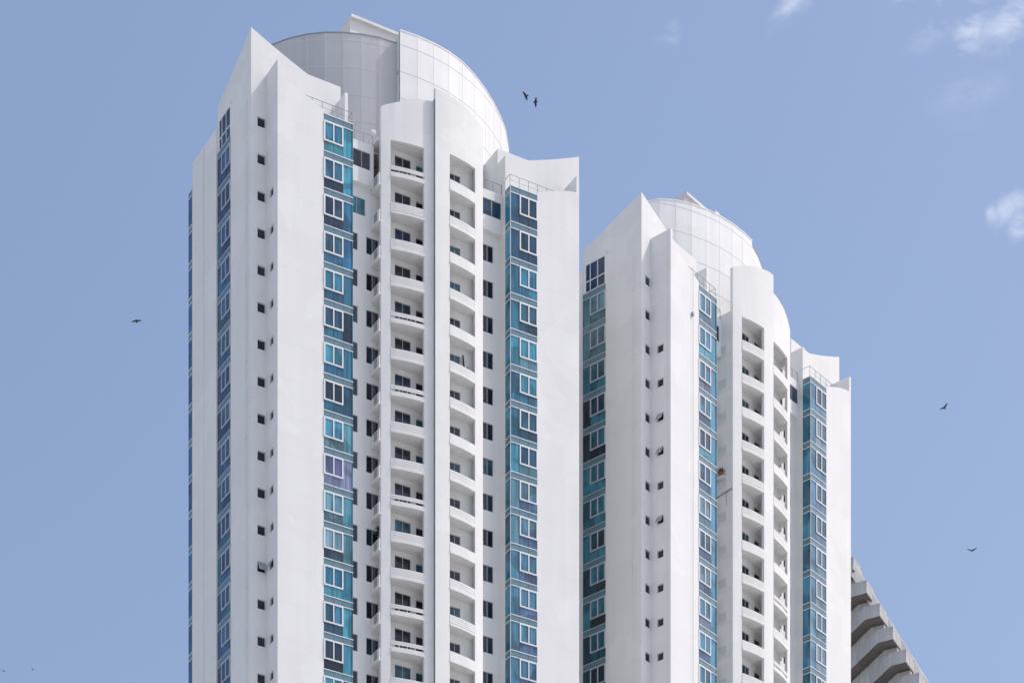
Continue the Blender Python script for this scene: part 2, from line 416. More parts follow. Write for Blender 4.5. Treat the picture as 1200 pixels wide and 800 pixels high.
    rf = MB(); rf.prism([P(RO_-.3, R(aO-(aO+6.4)*i/16)) for i in range(17)] + [P(RI_-.3, R(-6.4-48*i/12)) for i in range(13)], Z(173.0), Z(173.2)); rf.build('drum_roof', M_CONCW, T)
    d = MB(); d.strip([e2, e1], [(e2[0], e2[1]+.28), (e1[0], e1[1]+.28)], Z(165), Z(173.6)); d.build('drum_rear_wall', M_DRUM, T)
    bx = MB(); bx.box(m*2.1, m*2.75, -1.9, -1.3, Z(175.6), Z(176.75)); bx.build('roof_hatch', M_WALL, T)
    # penthouse on the drum roof with a projecting roof slab
    p = MB(); s0, s1, ptop = pent; zt = Z(ptop)
    p.box(s0+.03, s1-.1, -8.62, -11.1, Z(165), zt-.22)
    pp = p.build('lift_penthouse', M_WALL, T)
    q = MB(); q.box(s0, s1, -8.28, -11.3, zt-.22, zt); qq = q.build('roof_slab', M_BALC, None); qq.parent = pp
    # ---- balcony column ---------------------------------------------
    sStep = -.22
    RI, TI, RO, TO = 15., 2.56, 13., 3.05
    ZT = 165.03
    def fi(s): return TI - RI + math.sqrt(RI*RI - s*s)
    def fo(s): return TO - RO + math.sqrt(RO*RO - s*s)
    def arc(s0, s1, outer, n, off=0.):
        g = fo if outer else fi
        return [(s0 + (s1-s0)*i/n, g(s0 + (s1-s0)*i/n) + off) for i in range(n+1)]
    c = MB()
    def seg(s0, s1, outer, n, z0, z1, d0=0., d1=-.28):
        c.strip(MS(arc(s0, s1, outer, n, d0)), MS(arc(s0, s1, outer, n, d1)), z0, z1)
    for (a_, b_, o_) in ((-4.62, -3.86, 0), (-.97, sStep, 0), (sStep, 1.17, 1), (3.88, 4.8, 1)):
        seg(a_, b_, o_, 4, 0., Z(ZT))
    # upper fascia with its sweeping top edge
    for (a_, b_, o_, tab) in ((-4.62, sStep, 0, topI), (sStep, 4.8, 1, topO)):
        pts = arc(a_, b_, o_, 14); inn = arc(a_, b_, o_, 14, -.28)
        c.strip(MS(pts), MS(inn), Z(ZT), [Z(interp(tab, q[0])) for q in pts])
    # step cheek between the two columns
    c.prism(MS([(sStep, fi(sStep)-.2), (sStep+.28, fi(sStep)-.2), (sStep+.28, fo(sStep)-.02), (sStep, fo(sStep)-.02)]), 0., Z(interp(topI, sStep)))
    # closed side (outer column) and closed side above the open one
    c.box(m*4.8, m*4.55, 0., fo(4.8)-.28, 0., Z(ZT))
    c.box(-m*3.98, -m*3.85, 0.0, 1.149, 0, Z(ZT))
    c.build('balcony_column', M_WALL, T)
    # back wall of the balconies with door openings
    bw = MB(); hi, ho = [], []
    DI, DW, OW1, OW2 = (-3.0, -1.5), (-1.02, -.3), (.1, .95), (1.75, 2.85)
    TI_, TO_ = 1.15, 1.75
    for k in range(NFL):
        F0 = 162.2 - 3*k
        hi.append((DI[0]+3.9, DI[1]+3.9, Z(F0), Z(F0+2.4))); hi.append((DW[0]+3.9, DW[1]+3.9, Z(F0+.75), Z(F0+2.2)))
        ho.append((OW1[0]-sStep, OW1[1]-sStep, Z(F0+.8), Z(F0+2.2))); ho.append((OW2[0]-sStep, OW2[1]-sStep, Z(F0+.6), Z(F0+2.2)))
    bw.wall((-m*3.9, TI_), (m*sStep, TI_), 0, Z(ZT), hi, depth=.12)
    bw.wall((m*sStep, TO_), (m*4.55, TO_), 0, Z(ZT), ho, depth=.12)
    bw.wall((m*sStep, TI_), (m*sStep, TO_), 0, Z(ZT), [])
    bw.build('balcony_back_wall', M_BALC, T)
    q = MB(); q.prism(MS([(-4.8, 0), (-4.8, 1.5), (-3, 1.9), (-.3, 2.2), (0, 2.7), (2, 2.65), (4.8, 1.8), (4.8, 0)]), Z(ZT)-.002, Z(165.3)); q.build('balcony_roof', M_BALC, T)
    # each storey's balcony: slab, boarded parapet per column, side guard
    def slab_poly(off=.0):
        ex = -4.0 if m > 0 else -4.6
        return [(ex, .43), (ex, fi(-ex)-.32)] + [(-3.87, fi(3.87)-.32)] + [(s, t+off) for s, t in arc(-3.855, -.975, 0, 6)] + [(-.97, fi(-.97)-.3), (sStep, fi(sStep)-.3)] + \
               [(1.16, fo(1.16)-.3)] + [(s, t+off) for s, t in arc(1.18, 3.87, 1, 6)] + [(3.89, fo(3.89)-.3), (4.54, fo(4.54)-.3), (4.54, .43)]
    def parapet(outer, style):
        s0, s1 = (1.18, 3.87) if outer else (-3.855, -.975)
        b = MB(); zb = Z(162.03)
        if style == 'boards': rows = [(.2, .37), (.395, .545), (.57, .72), (.745, .90)]
        elif style == 'gap': rows = [(.2, .40), (.60, .74), (.765, .90)]
        elif style == 'solid': rows = [(.2, .9)]
        else: rows = [(.27, .42), (.445, .59), (.615, .75), (.775, .9)]
        for z0, z1 in rows:
            b.strip(MS(arc(s0, s1, outer, 6, .03)), MS(arc(s0, s1, outer, 6, -.05)), zb+z0, zb+z1)
        for i in range(5):                              # posts behind the boards
            s = s0 + .05 + (s1-s0-.1)*i/4; t = (fo if outer else fi)(s) - .11
            b.box(m*s-.025, m*s+.025, t-.02, t+.03, zb+.17, zb+.88)
        return b
    protos = {}
    for k in range(-1, NFL):
        sl = None
        if k < 0: continue
        if 'slab' not in protos:
            q = MB(); q.prism(MS(slab_poly(.085)), Z(162.03), Z(162.21)); sl = q.build('balcony', M_BALC, T, (0, 0, Z(162.03)))
            protos['slab'] = sl
        else: sl = dup(protos['slab'], T, -3*k, kids=[])
        for outer in (0, 1):
            st = lookup[k % len(lookup)][outer]
            key = ('p', outer, st)
            if key not in protos:
                o = parapet(outer, st).build('balcony_parapet', M_BALC, None, (0, 0, Z(162.03))); o.location = (0, 0, 0); protos[key] = o; o.parent = sl
            else:
                o = protos[key].copy(); col.objects.link(o); o.parent = sl; o.location = (0, 0, 0)
        if m > 0:
            if 'side' not in protos:
                q = MB(); x = -m*(4.80 if m > 0 else 4.62); tg = 1.93 if m > 0 else 1.3
                q.box(x-.05, x+.05, .43, tg, Z(161.30), Z(162.12)); q.box(x-.08*m, -m*4.0, .43, min(tg, 1.58), Z(161.12), Z(161.30)); q.box(x-.08, x+.08, min(tg, 1.58), tg, Z(161.12), Z(161.30)) if tg > 1.6 else None
                o = q.build('side_guard', M_BALC, None, (0, 0, Z(162.03))); o.location = (0, 0, 0); protos['side'] = o
            else: o = protos['side'].copy(); col.objects.link(o); o.location = (0, 0, 0)
            o.parent = sl
            if 'sp' not in protos:
                q = MB(); x = -m*(4.80 if m > 0 else 4.62); tg = 1.93 if m > 0 else 1.3; q.box(x-m*.055, x-m*.07, 1.0, tg-.33 if m > 0 else 1.2, Z(161.37), Z(162.04)); o = q.build('guard_panel', M_COPING, None, (0, 0, Z(162.03))); o.location = (0, 0, 0); protos['sp'] = o
            else: o = protos['sp'].copy(); col.objects.link(o); o.location = (0, 0, 0)
            o.parent = sl
        # sunk panel on the closed side
        if 'lv' not in protos:
            q = MB(); x = m*4.8
            q.box(x, x+m*.05, .40, 1.45, Z(161.55), Z(161.63)); q.box(x, x+m*.05, .43, 2.08, Z(161.3), Z(161.42)); q.cur = 1; q.box(x, x+m*.02, .52, 1.38, Z(161.63), Z(162.45))
            o = q.build('service_panel', [M_BALC, M_LOUVRE], T, (0, 0, Z(162.03))); protos['lv'] = o
        else: o = dup(protos['lv'], T, -3*k)
    # doors and windows of the balconies
    def flat_window(name, s0, s1, z0, z1, t, n=2, cols=DARKS, count=range(NFL), step=3, fw=.05, mat=M_DARKFRAME, axis='s', tglass=-.06):
        f = MB()
        def b_(a0, a1, d0, d1, q0, q1, mb):
            if axis == 's': mb.box(a0, a1, t+d0, t+d1, q0, q1)
            else: mb.box(t+d0*axis[1], t+d1*axis[1], a0, a1, q0, q1)
        b_(s0, s0+fw, -.1, -.04, z0, z1, f); b_(s1-fw, s1, -.1, -.04, z0, z1, f)
        b_(s0+fw, s1-fw, -.1, -.04, z0, z0+fw, f); b_(s0+fw, s1-fw, -.1, -.04, z1-fw, z1, f)
        for i in range(1, n):
            x = s0 + (s1-s0)*i/n; b_(x-fw*.6, x+fw*.6, -.1, -.035, z0+fw, z1-fw, f)
        k0 = list(count)[0]
        og = ((s0+s1)/2, t, z0) if axis == 's' else (t, (s0+s1)/2, z0)
        fr = f.build(name, mat, T, og); fr.location.z -= step*k0
        g = MB(); b_(s0+.01, s1-.01, -.115, -.085, z0+.01, z1-.01, g)
        p_ = g.build('pane', M_GLASS, None, og); p_.location = (0, 0, 0); p_.parent = fr
        for k in count:
            o = fr if k == k0 else dup(fr, T, -step*(k-k0))
            setcol(o.children[0], random.choice(cols), .3)
    mm = lambda a_, b_: (min(m*a_, m*b_), max(m*a_, m*b_))
    BL = DARKS + [(.02, .07, .10), (.03, .10, .14), (.015, .03, .06)]
    flat_window('balcony_door', *mm(*DI), Z(162.2), Z(164.6), TI_, 2, BL)
    flat_window('balcony_window', *mm(*DW), Z(162.95), Z(164.4), TI_, 1)
    flat_window('balcony_window', *mm(*OW1), Z(163.0), Z(164.4), TO_, 1)
    flat_window('balcony_window', *mm(*OW2), Z(162.8), Z(164.4), TO_, 2)
    flat_window('recess_window', -7.2, -6.05, Z(162.15), Z(163.55), tR, 1, DARKS, range(2, NFL))
    flat_window('recess_window', -6.9, -5.36, Z(162.15), Z(163.55), tR, 2, [(.02, .11, .14)], range(1, 2))
    flat_window('recess_window', 5.6, 6.76, Z(162.15), Z(163.55), tR, 2, DARKS, range(1, NFL))
    for sgn in (-1, 1):
        q0, q1 = sorted((sgn*W2[sgn][0], sgn*W2[sgn][1]))
        flat_window('recess_window', q0, q1, Z(162.15), Z(163.55), tR, 1 if sgn == m else 2, DARKS[:4], range(2, NFL))
    flat_window('top_window', -6.72, -5.11, Z(162.74), Z(164.15), .85, 2, [(.012, .016, .024)], range(1))
    flat_window('top_window', 5.45, 7.3, Z(162.74), Z(164.15), .85, 2, [(.02, .05, .09)], range(1))
    flat_window('bathroom_window', -14.92, -14.2, Z(163.6), Z(164.38), -.06, 1, DARKS[:4], range(NFL), fw=.05)
    flat_window('bathroom_window', .72, 1.4, Z(163.52), Z(164.2), -sC+.06, 1, DARKS[:4], range(2, NFL), axis=('t', -1))
    # bathroom sashes standing open, hinged at the top
    for k in ([12] if m > 0 else []):
        q = MB(); z0, z1 = Z(163.6-3*k), Z(164.38-3*k)
        q.quad((-14.9, .0, z1), (-14.22, .0, z1), (-14.22, .33, z0+.06), (-14.9, .33, z0+.06)); q.quad((-14.9, .02, z1+.02), (-14.22, .02, z1+.02), (-14.22, .35, z0+.08), (-14.9, .35, z0+.08))
        for a_ in (-14.9, -14.25): q.bar((a_, .01, z1), (a_, .34, z0+.07), .02, 4)
        q.bar((-14.9, .34, z0+.07), (-14.22, .34, z0+.07), .025, 4); q.build('open_sash', M_DARKFRAME, T)
    for k in ([12] if m > 0 else [4, 5, 7]):
        q = MB(); z0, z1 = Z(163.52-3*k), Z(164.2-3*k); x = -sC
        q.quad((x, .74, z1), (x, 1.38, z1), (x-.3, 1.38, z0+.06), (x-.3, .74, z0+.06))
        for a_ in (.75, 1.37): q.bar((x, a_, z1), (x-.31, a_, z0+.06), .02, 4)
        q.bar((x-.31, .74, z0+.06), (x-.31, 1.38, z0+.06), .025, 4); q.build('open_sash', M_DARKFRAME, T)
    # ---- glazed bays ------------------------------------------------
    make_bay(T, (-sG, tC), (1, 0), (0, 1), sG-sW, True, bays['L'])
    make_bay(T, (sW, tC), (1, 0), (0, 1), sG-sW, False, bays['R'])
    make_bay(T, (-sB, -A2-.02), (0, 1), (-1, 0), A2-A1+.02, False, bays['A'], names='flank_bay_window')
    # wide top-floor windows over the flank bays
    f = MB(); g = MB(); x = -sB
    y0, y1 = -A2+.3, -A1-.08
    for i in range(4):
        yy = y0 + (y1-y0)*[0, .24, .62, 1][i]; f.box(x-.0, x+.08, yy-.035*(i > 0), yy+.035*(i < 3), Z(165.03), Z(167.55))
    f.box(x, x+.08, y0, y1, Z(165.95), Z(166.03)); f.box(x, x+.08, y0, y1, Z(167.48), Z(167.55)); f.box(x, x+.08, y0, y1, Z(165.03), Z(165.09))
    fr = f.build('wide_top_window', M_FRAME, T)
    g.box(x+.04, x+.06, y0, y1, Z(165.04), Z(167.54)); p_ = g.build('pane', M_GLASS, None); p_.parent = fr; setcol(p_, NAVY[2])
    # narrow glazed returns: sides of the two front bays, far end of the flank
    def returns(name, pA, pB, nrm, cols, zoff=0.):
        fm = MB(); z = Z(H0)
        L_ = math.dist(pA, pB); du = ((pB[0]-pA[0])/L_, (pB[1]-pA[1])/L_)
        Pp = lambda u, d: (pA[0]+du[0]*u+nrm[0]*d, pA[1]+du[1]*u+nrm[1]*d)
        bb = lambda mb, u0, u1, d0, d1, a_, b_: mb.prism([Pp(u0, d0), Pp(u1, d0), Pp(u1, d1), Pp(u0, d1)], a_, b_)
        bb(fm, 0, L_, 0, .035, z-.055, z); bb(fm, 0, L_, 0, .035, z-.6, z-.545); bb(fm, L_-.04, L_, 0, .03, z-3, z)
        base = fm.build(name, M_FRAME, T, (pA[0], pA[1], z))
        for nm, a_, b_, mt in (('pane', z-2.99, z-.61, M_GLASS), ('spandrel', z-.54, z-.06, M_SPAN)):
            q = MB(); bb(q, 0, L_-.04, -.05, .005, a_, b_); o = q.build(nm, mt, None, (pA[0], pA[1], z)); o.location = (0, 0, 0); o.parent = base
        for k in range(NFL):
            o = base if k == 0 else dup(base, T, -3*k)
            for ch in o.children:
                if ch.name.startswith('pane'): setcol(ch, random.choice(cols))
    returns('bay_return', (sW, 1.33), (sW, tC+.05), (-1, 0), TEALS[:3])
    returns('bay_return', (-sW, tC+.05), (-sW, 1.33), (1, 0), TEALS[:3])
    returns('flank_return', (-sB-.12, -12.3), (-sB-.12, -11.45), (-1, 0), [(.03, .13, .30), (.02, .08, .2)])
    for tq, nm in ((-.62, 'downpipe'), (-.95, 'downpipe')):
        q = MB(); q.bar((-sB-.03, tq, Z(166)), (-sB-.03, tq, Z(HB)), .018, 4)
        for i in range(8): q.box(-sB-.07, -sB, tq-.06, tq+.06, Z(164-i*6.1-abs(tq)), Z(164.12-i*6.1-abs(tq)))
        q.build(nm, M_BALC, T)
    q = MB(); q.bar((-sB-.15, -9.1, Z(167)), (-sB-.15, -9.1, Z(HB)), .02, 4); q.build('downpipe', M_BALC, T)
    # flood lamps on the drum
    for sx, hz in ((-3.9, 166.9), (-6.4, 167.1)):
        l = MB(); t = TC + math.sqrt(14.6**2 - sx*sx) if sx > 0 else TC + math.sqrt(14.5**2 - sx*sx)
        l.bar((m*sx, t-.05, Z(hz)), (m*sx-.1, t+.75, Z(hz)+.35), .035); l.box(m*sx-.3, m*sx+.08, t+.7, t+.9, Z(hz)+.27, Z(hz)+.5)
        l.build('flood_lamp', M_WALL, T)
    return T

# pane colours of the two towers' bays, storey by storey where the photo shows something special
V = (.16, .17, .42)
def bays_left(k):
    special = {0: ((.035, .17, .26), (.05, .25, .33), (.06, .24, .30)), 1: ((.03, .12, .2), (.05, .24, .33), (.02, .05, .08)),
               2: ((.03, .07, .12), (.03, .14, .24), (.02, .035, .06)), 3: ((.03, .1, .15), (.03, .13, .25), (.03, .12, .2)),
               8: ((.05, .2, .3), (.09, .25, .3), (.10, .2, .23)), 9: ((.11, .13, .26), (.21, .25, .40), (.20, .23, .37)),
               10: ((.12, .28, .34), (.09, .3, .38), (.10, .20, .24)), 11: ((.14, .25, .32), (.06, .16, .2), (.03, .06, .08)),
               12: ((.02, .12, .2), (.03, .16, .24), (.05, .22, .27)), 13: ((.04, .18, .27), (.06, .28, .37), (.03, .08, .12)),
               14: ((.02, .04, .07), (.04, .17, .25), (.015, .022, .03))}
    if k in special: return special[k]
    return tuple(random.choices(TEALS, TW)[0] for _ in range(3))
def bays_right(k):
    if k < 2: return ((.015, .05, .09), (.02, .08, .15), (.015, .05, .09))
    if k in (3, 6): return ((.03, .11, .16), (.03, .14, .20), (.02, .06, .1))
    if k >= 8: c = random.choice([(.07, .19, .27), (.09, .21, .27), (.06, .17, .25)]); return (tuple(x*.9 for x in c), c, (.08, .14, .24))
    return tuple(random.choices(TEALS, TW)[0] for _ in range(3))
def bays_flank(k): return tuple(random.choice(NAVY) for _ in range(3))
def bays_left2(k):
    c = random.choice([(.05, .18, .28), (.03, .12, .2), (.11, .22, .29), (.03, .08, .14)]); return (c, (.06, .21, .31), random.choice([(.07, .16, .23), (.06, .23, .30), (.05, .10, .17), (.10, .13, .19)]))
def bays_right2(k):
    c = random.choice([(.10, .19, .26), (.08, .17, .25), (.14, .22, .28)]); return (tuple(x*.7 for x in c), (.08, .19, .29), c)
def bays_flank2(k):
    if k < 2: return ((.07, .16, .19), (.06, .19, .24), (.06, .15, .18))
    return tuple(random.choice([(.02, .10, .14), (.03, .15, .2), (.015, .05, .07), (.012, .025, .035), (.035, .17, .23)]) for _ in range(3))

look1 = [('gap', 'solid'), ('lift', 'boards'), ('boards', 'solid'), ('boards', 'boards'), ('gap', 'solid'), ('boards', 'boards'), ('gap', 'boards'), ('boards', 'solid'),
         ('boards', 'boards'), ('gap', 'boards'), ('boards', 'solid'), ('boards', 'boards'), ('gap', 'lift'), ('gap', 'solid'), ('boards', 'boards'), ('boards', 'solid'), ('boards', 'solid')]
look2 = [('solid', 'boards'), ('boards', 'boards'), ('boards', 'solid'), ('solid', 'boards'), ('boards', 'lift'), ('boards', 'boards'), ('solid', 'solid'), ('gap', 'boards'), ('boards', 'boards'), ('gap', 'solid')]
tO1 = [(-.3, 170.0), (0, 169.9), (1.2, 169.85), (2.8, 169.6), (4.2, 169.1), (4.9, 168.8)]
tI1 = [(-4.8, 167.55), (-4.5, 167.75), (-2.9, 168.4), (-1.8, 168.9), (-1, 169.0), (0, 169.15)]
tO2 = [(-.3, 170.5), (.6, 170.45), (2., 170.2), (3.2, 169.85), (4.8, 169.15)]
tI2 = [(-4.8, 167.9), (-4., 168.6), (-3, 169.1), (-1.5, 169.4), (0, 169.5)]
dO1 = [(-2, 176.3), (3, 176.3), (5.1, 176.2), (7.4, 175.75), (9.9, 175.35), (11.6, 175.2), (12.4, 174.6)]
dI1 = [(-12, 174.6), (-10.9, 175.2), (-10.1, 175.4), (-8.6, 175.6), (-7, 175.72), (-3, 175.75), (0, 175.55)]
dO2 = [(-2, 175.75), (2.5, 175.75), (5.7, 175.75), (7.4, 175.65), (8.6, 175.5), (9.6, 175.2), (10.5, 174.6), (11.4, 173.9), (12.4, 173.4)]
dI2 = [(-12, 175.5), (-8, 176.1), (-3, 176.3), (-1.7, 175.8), (0, 175.75)]
T1 = build_tower(-7.658, 244.59, 29.86, 1, tO1, tI1, dO1, dI1, (-2.24, 6.0, 182.5), look1, 3, {'L': bays_left, 'R': bays_right, 'A': bays_flank})
tag(T1, 'nearer and taller-looking white high-rise on the left, with stacked balconies and teal glass bays', 'apartment tower', 'white residential towers')
T2 = build_tower(21.338, 268.65, 49.84, -1, tO2, tI2, dO2, dI2, (2.24, 5.9, 184.0), look2, 8, {'L': bays_left2, 'R': bays_right2, 'A': bays_flank2})
tag(T2, 'farther white high-rise standing right of and behind the first tower, its mirror image', 'apartment tower', 'white residential towers')

# maintenance cable down the second tower's front wall
c = MB(); c.bar((-11.0, tC+.1, Z(166.0)), (-11.0, tC+.1, Z(120)), .014, 4); c.box(-11.16, -10.98, tC+.03, tC+.2, Z(161.7), Z(162.0))
c.build('maintenance_cable', M_RAIL, T2)

# ------------------------------------------------------------------ stepped concrete block at the lower right
def pix(x, y, d): return ((x-600)/F*d, d, (YH-y)/F*d + EYE)
def concrete_block():
    D = 340.
    g = D / F
    ox, _, oz = pix(1031, 706, D)          # front right corner of the third visible terrace
    T = empty('stepped_apartment_building', (ox, D, 0))
    # local: s right, t towards viewer. one terrace per storey, each set 1.53 m further right than the one above
    dS, dH = 15.4*g, 27.0*g
    u1 = (-math.sin(R(24.)), -math.cos(R(24.)))   # unused helper direction
    side = (math.sin(R(26)), -math.cos(R(26)))    # right edge recedes: plan direction in (s, t)
    front = (-math.sin(R(62)), -math.cos(R(62)))  # short front face, going left and slightly back
    left = (-math.sin(R(22)), -math.cos(R(22)))   # long face receding to the left
    def poly(k, off=0.):
        a = (0., 0.)
        b = (a[0] + side[0]*2.6, a[1] + side[1]*2.6)
        c_ = (a[0] + front[0]*1.9, a[1] + front[1]*1.9)
        d_ = (c_[0] + left[0]*60, c_[1] + left[1]*60)
        e_ = (b[0]-1, d_[1])
        return [a, b, e_, d_, c_]
    n = 26; ks = list(range(-3, n))
    proto = None; pw = None
    for k in ks:
        dx, dz = dS*k, -dH*k
        if proto is None:
            q = MB(); P = poly(k)
            h = 1.42
            ctr = (4., -12.)
            inset = [(p[0]*.93+ctr[0]*.07, p[1]*.93+ctr[1]*.07) for p in P]
            q.strip(P + [P[0]], inset + [inset[0]], oz-h, oz)
            proto = q.build('terrace_parapet', M_CONC, T, (0, 0, oz))
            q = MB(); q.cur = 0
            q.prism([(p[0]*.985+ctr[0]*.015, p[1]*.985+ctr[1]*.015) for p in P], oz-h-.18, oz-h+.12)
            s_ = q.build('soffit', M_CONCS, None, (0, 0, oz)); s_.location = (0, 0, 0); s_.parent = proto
            q = MB(); P2 = [(p[0]*.86+5.2*.14, p[1]*.86+(-12)*.14) for p in P]
            q.prism(P2, oz-h-.18-(dH-.3), oz-h-.16)
            s_ = q.build('storey_wall', M_CONCW, None, (0, 0, oz)); s_.location = (0, 0, 0); s_.parent = proto
            proto.location.x += dx; proto.location.z += dz
        else:
            o = dup(proto, T, 0); o.location = proto.location + Vector((dS*(k-ks[0]), 0, -dH*(k-ks[0])))
    # raking gable wall that follows the steps behind the terraces
    q = MB(); X0 = pix(1040, 715, D+3)[0]; sl = .62
    def onp(x, y):                                    # point of the gable plane seen at photo position x, y
        u = (x-600)/F; d = ((D+3) - sl*X0)/(1 - sl*u); return Vector((u*d - ox, D - d, (YH-y)/F*d + EYE))
    A, B = onp(960, 594), onp(1200, 979)
    k_ = A.z/(A.z-B.z); C = A + (B-A)*k_               # foot of the raking edge, at the ground
    wl = 1.7
    f = [A, C, C - Vector((wl, -sl*wl, 0)), A - Vector((wl, -sl*wl, 0))]
    b = [p + Vector((.25, -.4, 0)) for p in f]
    q.quad(*f); q.quad(*reversed(b))
    for i in range(4): j = (i+1) % 4; q.quad(f[i], f[j], b[j], b[i])
    q.build('gable_wall', M_CONCW, T)
    return T
T3 = concrete_block()
tag(T3, 'grey concrete block with stepped angular terraces behind the right-hand tower', 'apartment building')

# ------------------------------------------------------------------ birds
def bird(x, y, dist, span_px, tipL, tipR, tail, head, label, bend=.25):
    """tips, tail and head are directions in the sky (right, up) in units of the half wing span"""
    c = Vector(pix(x, y, dist)); h = span_px/2*dist/F
    bm = bmesh.new()
    def P(rx, up, dy=0): return Vector((rx*h, dy*h, up*h))
    T_, H_ = Vector(tail), Vector(head)
    # body: lofted spindle from head to tail with a fanned tail end
    ax = P(*H_, .1) - P(*T_, -.1); L = ax.length; axn = ax.normalized()
    n1 = axn.cross(Vector((0, 1, 0))).normalized(); n2 = axn.cross(n1)
    rows = [(0, .26, .03), (.16, .2, .03), (.3, .1, .07), (.5, .13, .12), (.68, .13, .12), (.82, .08, .08), (.92, .075, .07), (1, .02, .02)]
    rings = []
    for f_, ra, rb in rows:
        o = P(*T_, -.1) + ax*f_
        rings.append([bm.verts.new(o + n1*math.cos(a)*ra*L*.9 + n2*math.sin(a)*rb*L*.9) for a in [2*math.pi*i/8 for i in range(8)]])
    for r0, r1 in zip(rings, rings[1:]):
        for i in range(8): bm.faces.new((r0[i], r0[(i+1) % 8], r1[(i+1) % 8], r1[i]))
    bm.faces.new(rings[0]); bm.faces.new(rings[-1])
    sh = P(*T_, -.1) + ax*.62
    for tip, sg in ((tipL, -1), (tipR, 1)):
        tp = P(*tip, .15); mid = sh*.5 + tp*.5 + axn*bend*h*.35
        pts = []
        for i in range(9):
            u = i/8; a = sh*(1-u)**2 + mid*2*u*(1-u) + tp*u*u
            ch = h*(.34*(1-u**3)+.06) * (1 if i < 8 else .5)
            pts.append((a, ch))
        prev = None
        for i, (a, ch) in enumerate(pts):
            fing = axn*(-ch*.62)
            if i >= 5: fing = fing*(.75 if i % 2 else 1.05)
            q = [bm.verts.new(a + axn*ch*.38), bm.verts.new(a + Vector((0, .03*h, 0))), bm.verts.new(a + fing), bm.verts.new(a - Vector((0, .03*h, 0)))]
            if prev:
                for j in range(4): bm.faces.new((prev[j], prev[(j+1) % 4], q[(j+1) % 4], q[j]))
            else: bm.faces.new(q)
            prev = q
        bm.faces.new(prev)
    bmesh.ops.recalc_face_normals(bm, faces=bm.faces)
    me = bpy.data.meshes.new('bird'); bm.to_mesh(me); bm.free(); me.materials.append(M_BIRD)
    o = bpy.data.objects.new('bird', me); col.objects.link(o); o.location = c
    tag(o, label, 'bird', 'birds soaring round the towers')
bird(615.5, 112.5, 230, 13, (-.45, .95), (.35, -.75), (.55, .05), (-.2, -.1), 'upper of the two dark birds close together above the left tower', .1)
bird(626, 119.5, 225, 13, (.3, 1.0), (.25, -.95), (.6, -.05), (-.25, .0), 'lower of the two dark birds close together above the left tower', -.5)
bird(160, 376, 240, 12.5, (-1, -.05), (1, .2), (.1, -.4), (-.1, .42), 'lone dark bird with spread wings left of the left tower', .0)
bird(1106, 477, 250, 12, (-.8, -.3), (.8, .95), (.35, -.4), (-.15, .1), 'dark bird with one raised wing in the sky right of the far tower', .2)
bird(1139, 644, 260, 12.5, (-1, .28), (1, .48), (.05, -.35), (-.02, .1), 'small bird seen head-on above the stepped concrete block', -.1)
bird(4, 785.5, 300, 5.5, (-.9, .6), (.9, -.1), (.1, -.4), (0, .2), 'tiny bird at the very left edge near the bottom', -.2)
bird(38, 783.5, 300, 4.5, (-.3, .9), (.9, -.4), (-.3, -.3), (.2, .2), 'tiny bird low in the sky a little right of the left edge', -.2)

# ------------------------------------------------------------------ things on the balconies
def tower_point(T, s, t, h):
    th = T.rotation_euler.z; return Vector((T.location.x + s*math.cos(th) + t*math.sin(th), T.location.y + s*math.sin(th) - t*math.cos(th), Z(h)))
def plant(T, s, t, h, size, mat, label, seed):
    random.seed(seed); e = empty('potted_plant', tower_point(T, s, t, h)); tag(e, label, 'potted plant')
    p = MB(); n = 8; a = [(.17*math.cos(2*math.pi*i/n), .17*math.sin(2*math.pi*i/n)) for i in range(n)]; b = [(x*1.3, y*1.3) for x, y in a]
    for i in range(n):
        j = (i+1) % n; p.quad((*a[i], 0), (*a[j], 0), (*b[j], .38), (*b[i], .38))
    p.quad(*[(*q, .36) for q in b]); p.quad(*[(*q, 0) for q in a]); p.build('pot', M_POT, e)
    l = MB(); l.bar((0, 0, .3), (0, 0, .8*size), .03)
    l.build('stem', M_POT, e)
    l = MB()
    for _ in range(70):
        az = random.uniform(0, 2*math.pi); el = random.uniform(-.3, 1.1); L = random.uniform(.35, .75)*size
        d = Vector((math.cos(az)*math.cos(el), math.sin(az)*math.cos(el), math.sin(el))); o = Vector((0, 0, .75*size))
        m_ = o + d*L*.55; tp = o + d*L + Vector((0, 0, -.25*L)); sd = d.cross(Vector((0, 0, 1))).normalized()*.05*size
        l.quad(o, m_+sd, tp, m_-sd)
    l.build('leaves', mat, e)
plant(T1, -4.2, 1.05, 132.2+.0, 1.25, M_LEAF, 'dark bushy potted plant on a low corner balcony of the left tower', 5)
q = MB(); q.box(-5.2, -4.8, .55, 1.35, Z(150.5), Z(150.62)); q.bar((-5.1, .7, Z(150.5)), (-4.8, .7, Z(150.1)), .02); q.bar((-5.1, 1.2, Z(150.5)), (-4.8, 1.2, Z(150.1)), .02)
q.build('planter_shelf', M_BALC, T2)
plant(T2, -5.0, .95, 150.62, .7, M_DRYLEAF, 'dried brown plant on a shelf beside the far tower glass bay', 6)
q = MB(); q.bar((-4.88, .42, Z(149.0)), (-4.88, 2.1, Z(149.25)), .035); q.bar((-4.88, 1.45, Z(149.2)), (-4.88, 1.45, Z(147.9)), .015); q.build('service_pipe', M_SEAM, T2)
# closed parasol leaning on a balcony of the left tower
e = empty('closed_parasol', tower_point(T1, 3.2, 1.9, 147.25)); tag(e, 'closed dark parasol leaning on an upper right balcony of the left tower', 'parasol')
q = MB(); q.bar((0, 0, 0), (-.15, .1, 2.3), .02); q.build('pole', M_RAIL, e)
q = MB(); q.bar((-.06, .04, 1.0), (-.15, .1, 2.2), .07, 8); q.bar((-.05, .03, .85), (.25, .05, 1.25), .05, 6); q.build('canopy', M_FABRIC, e)

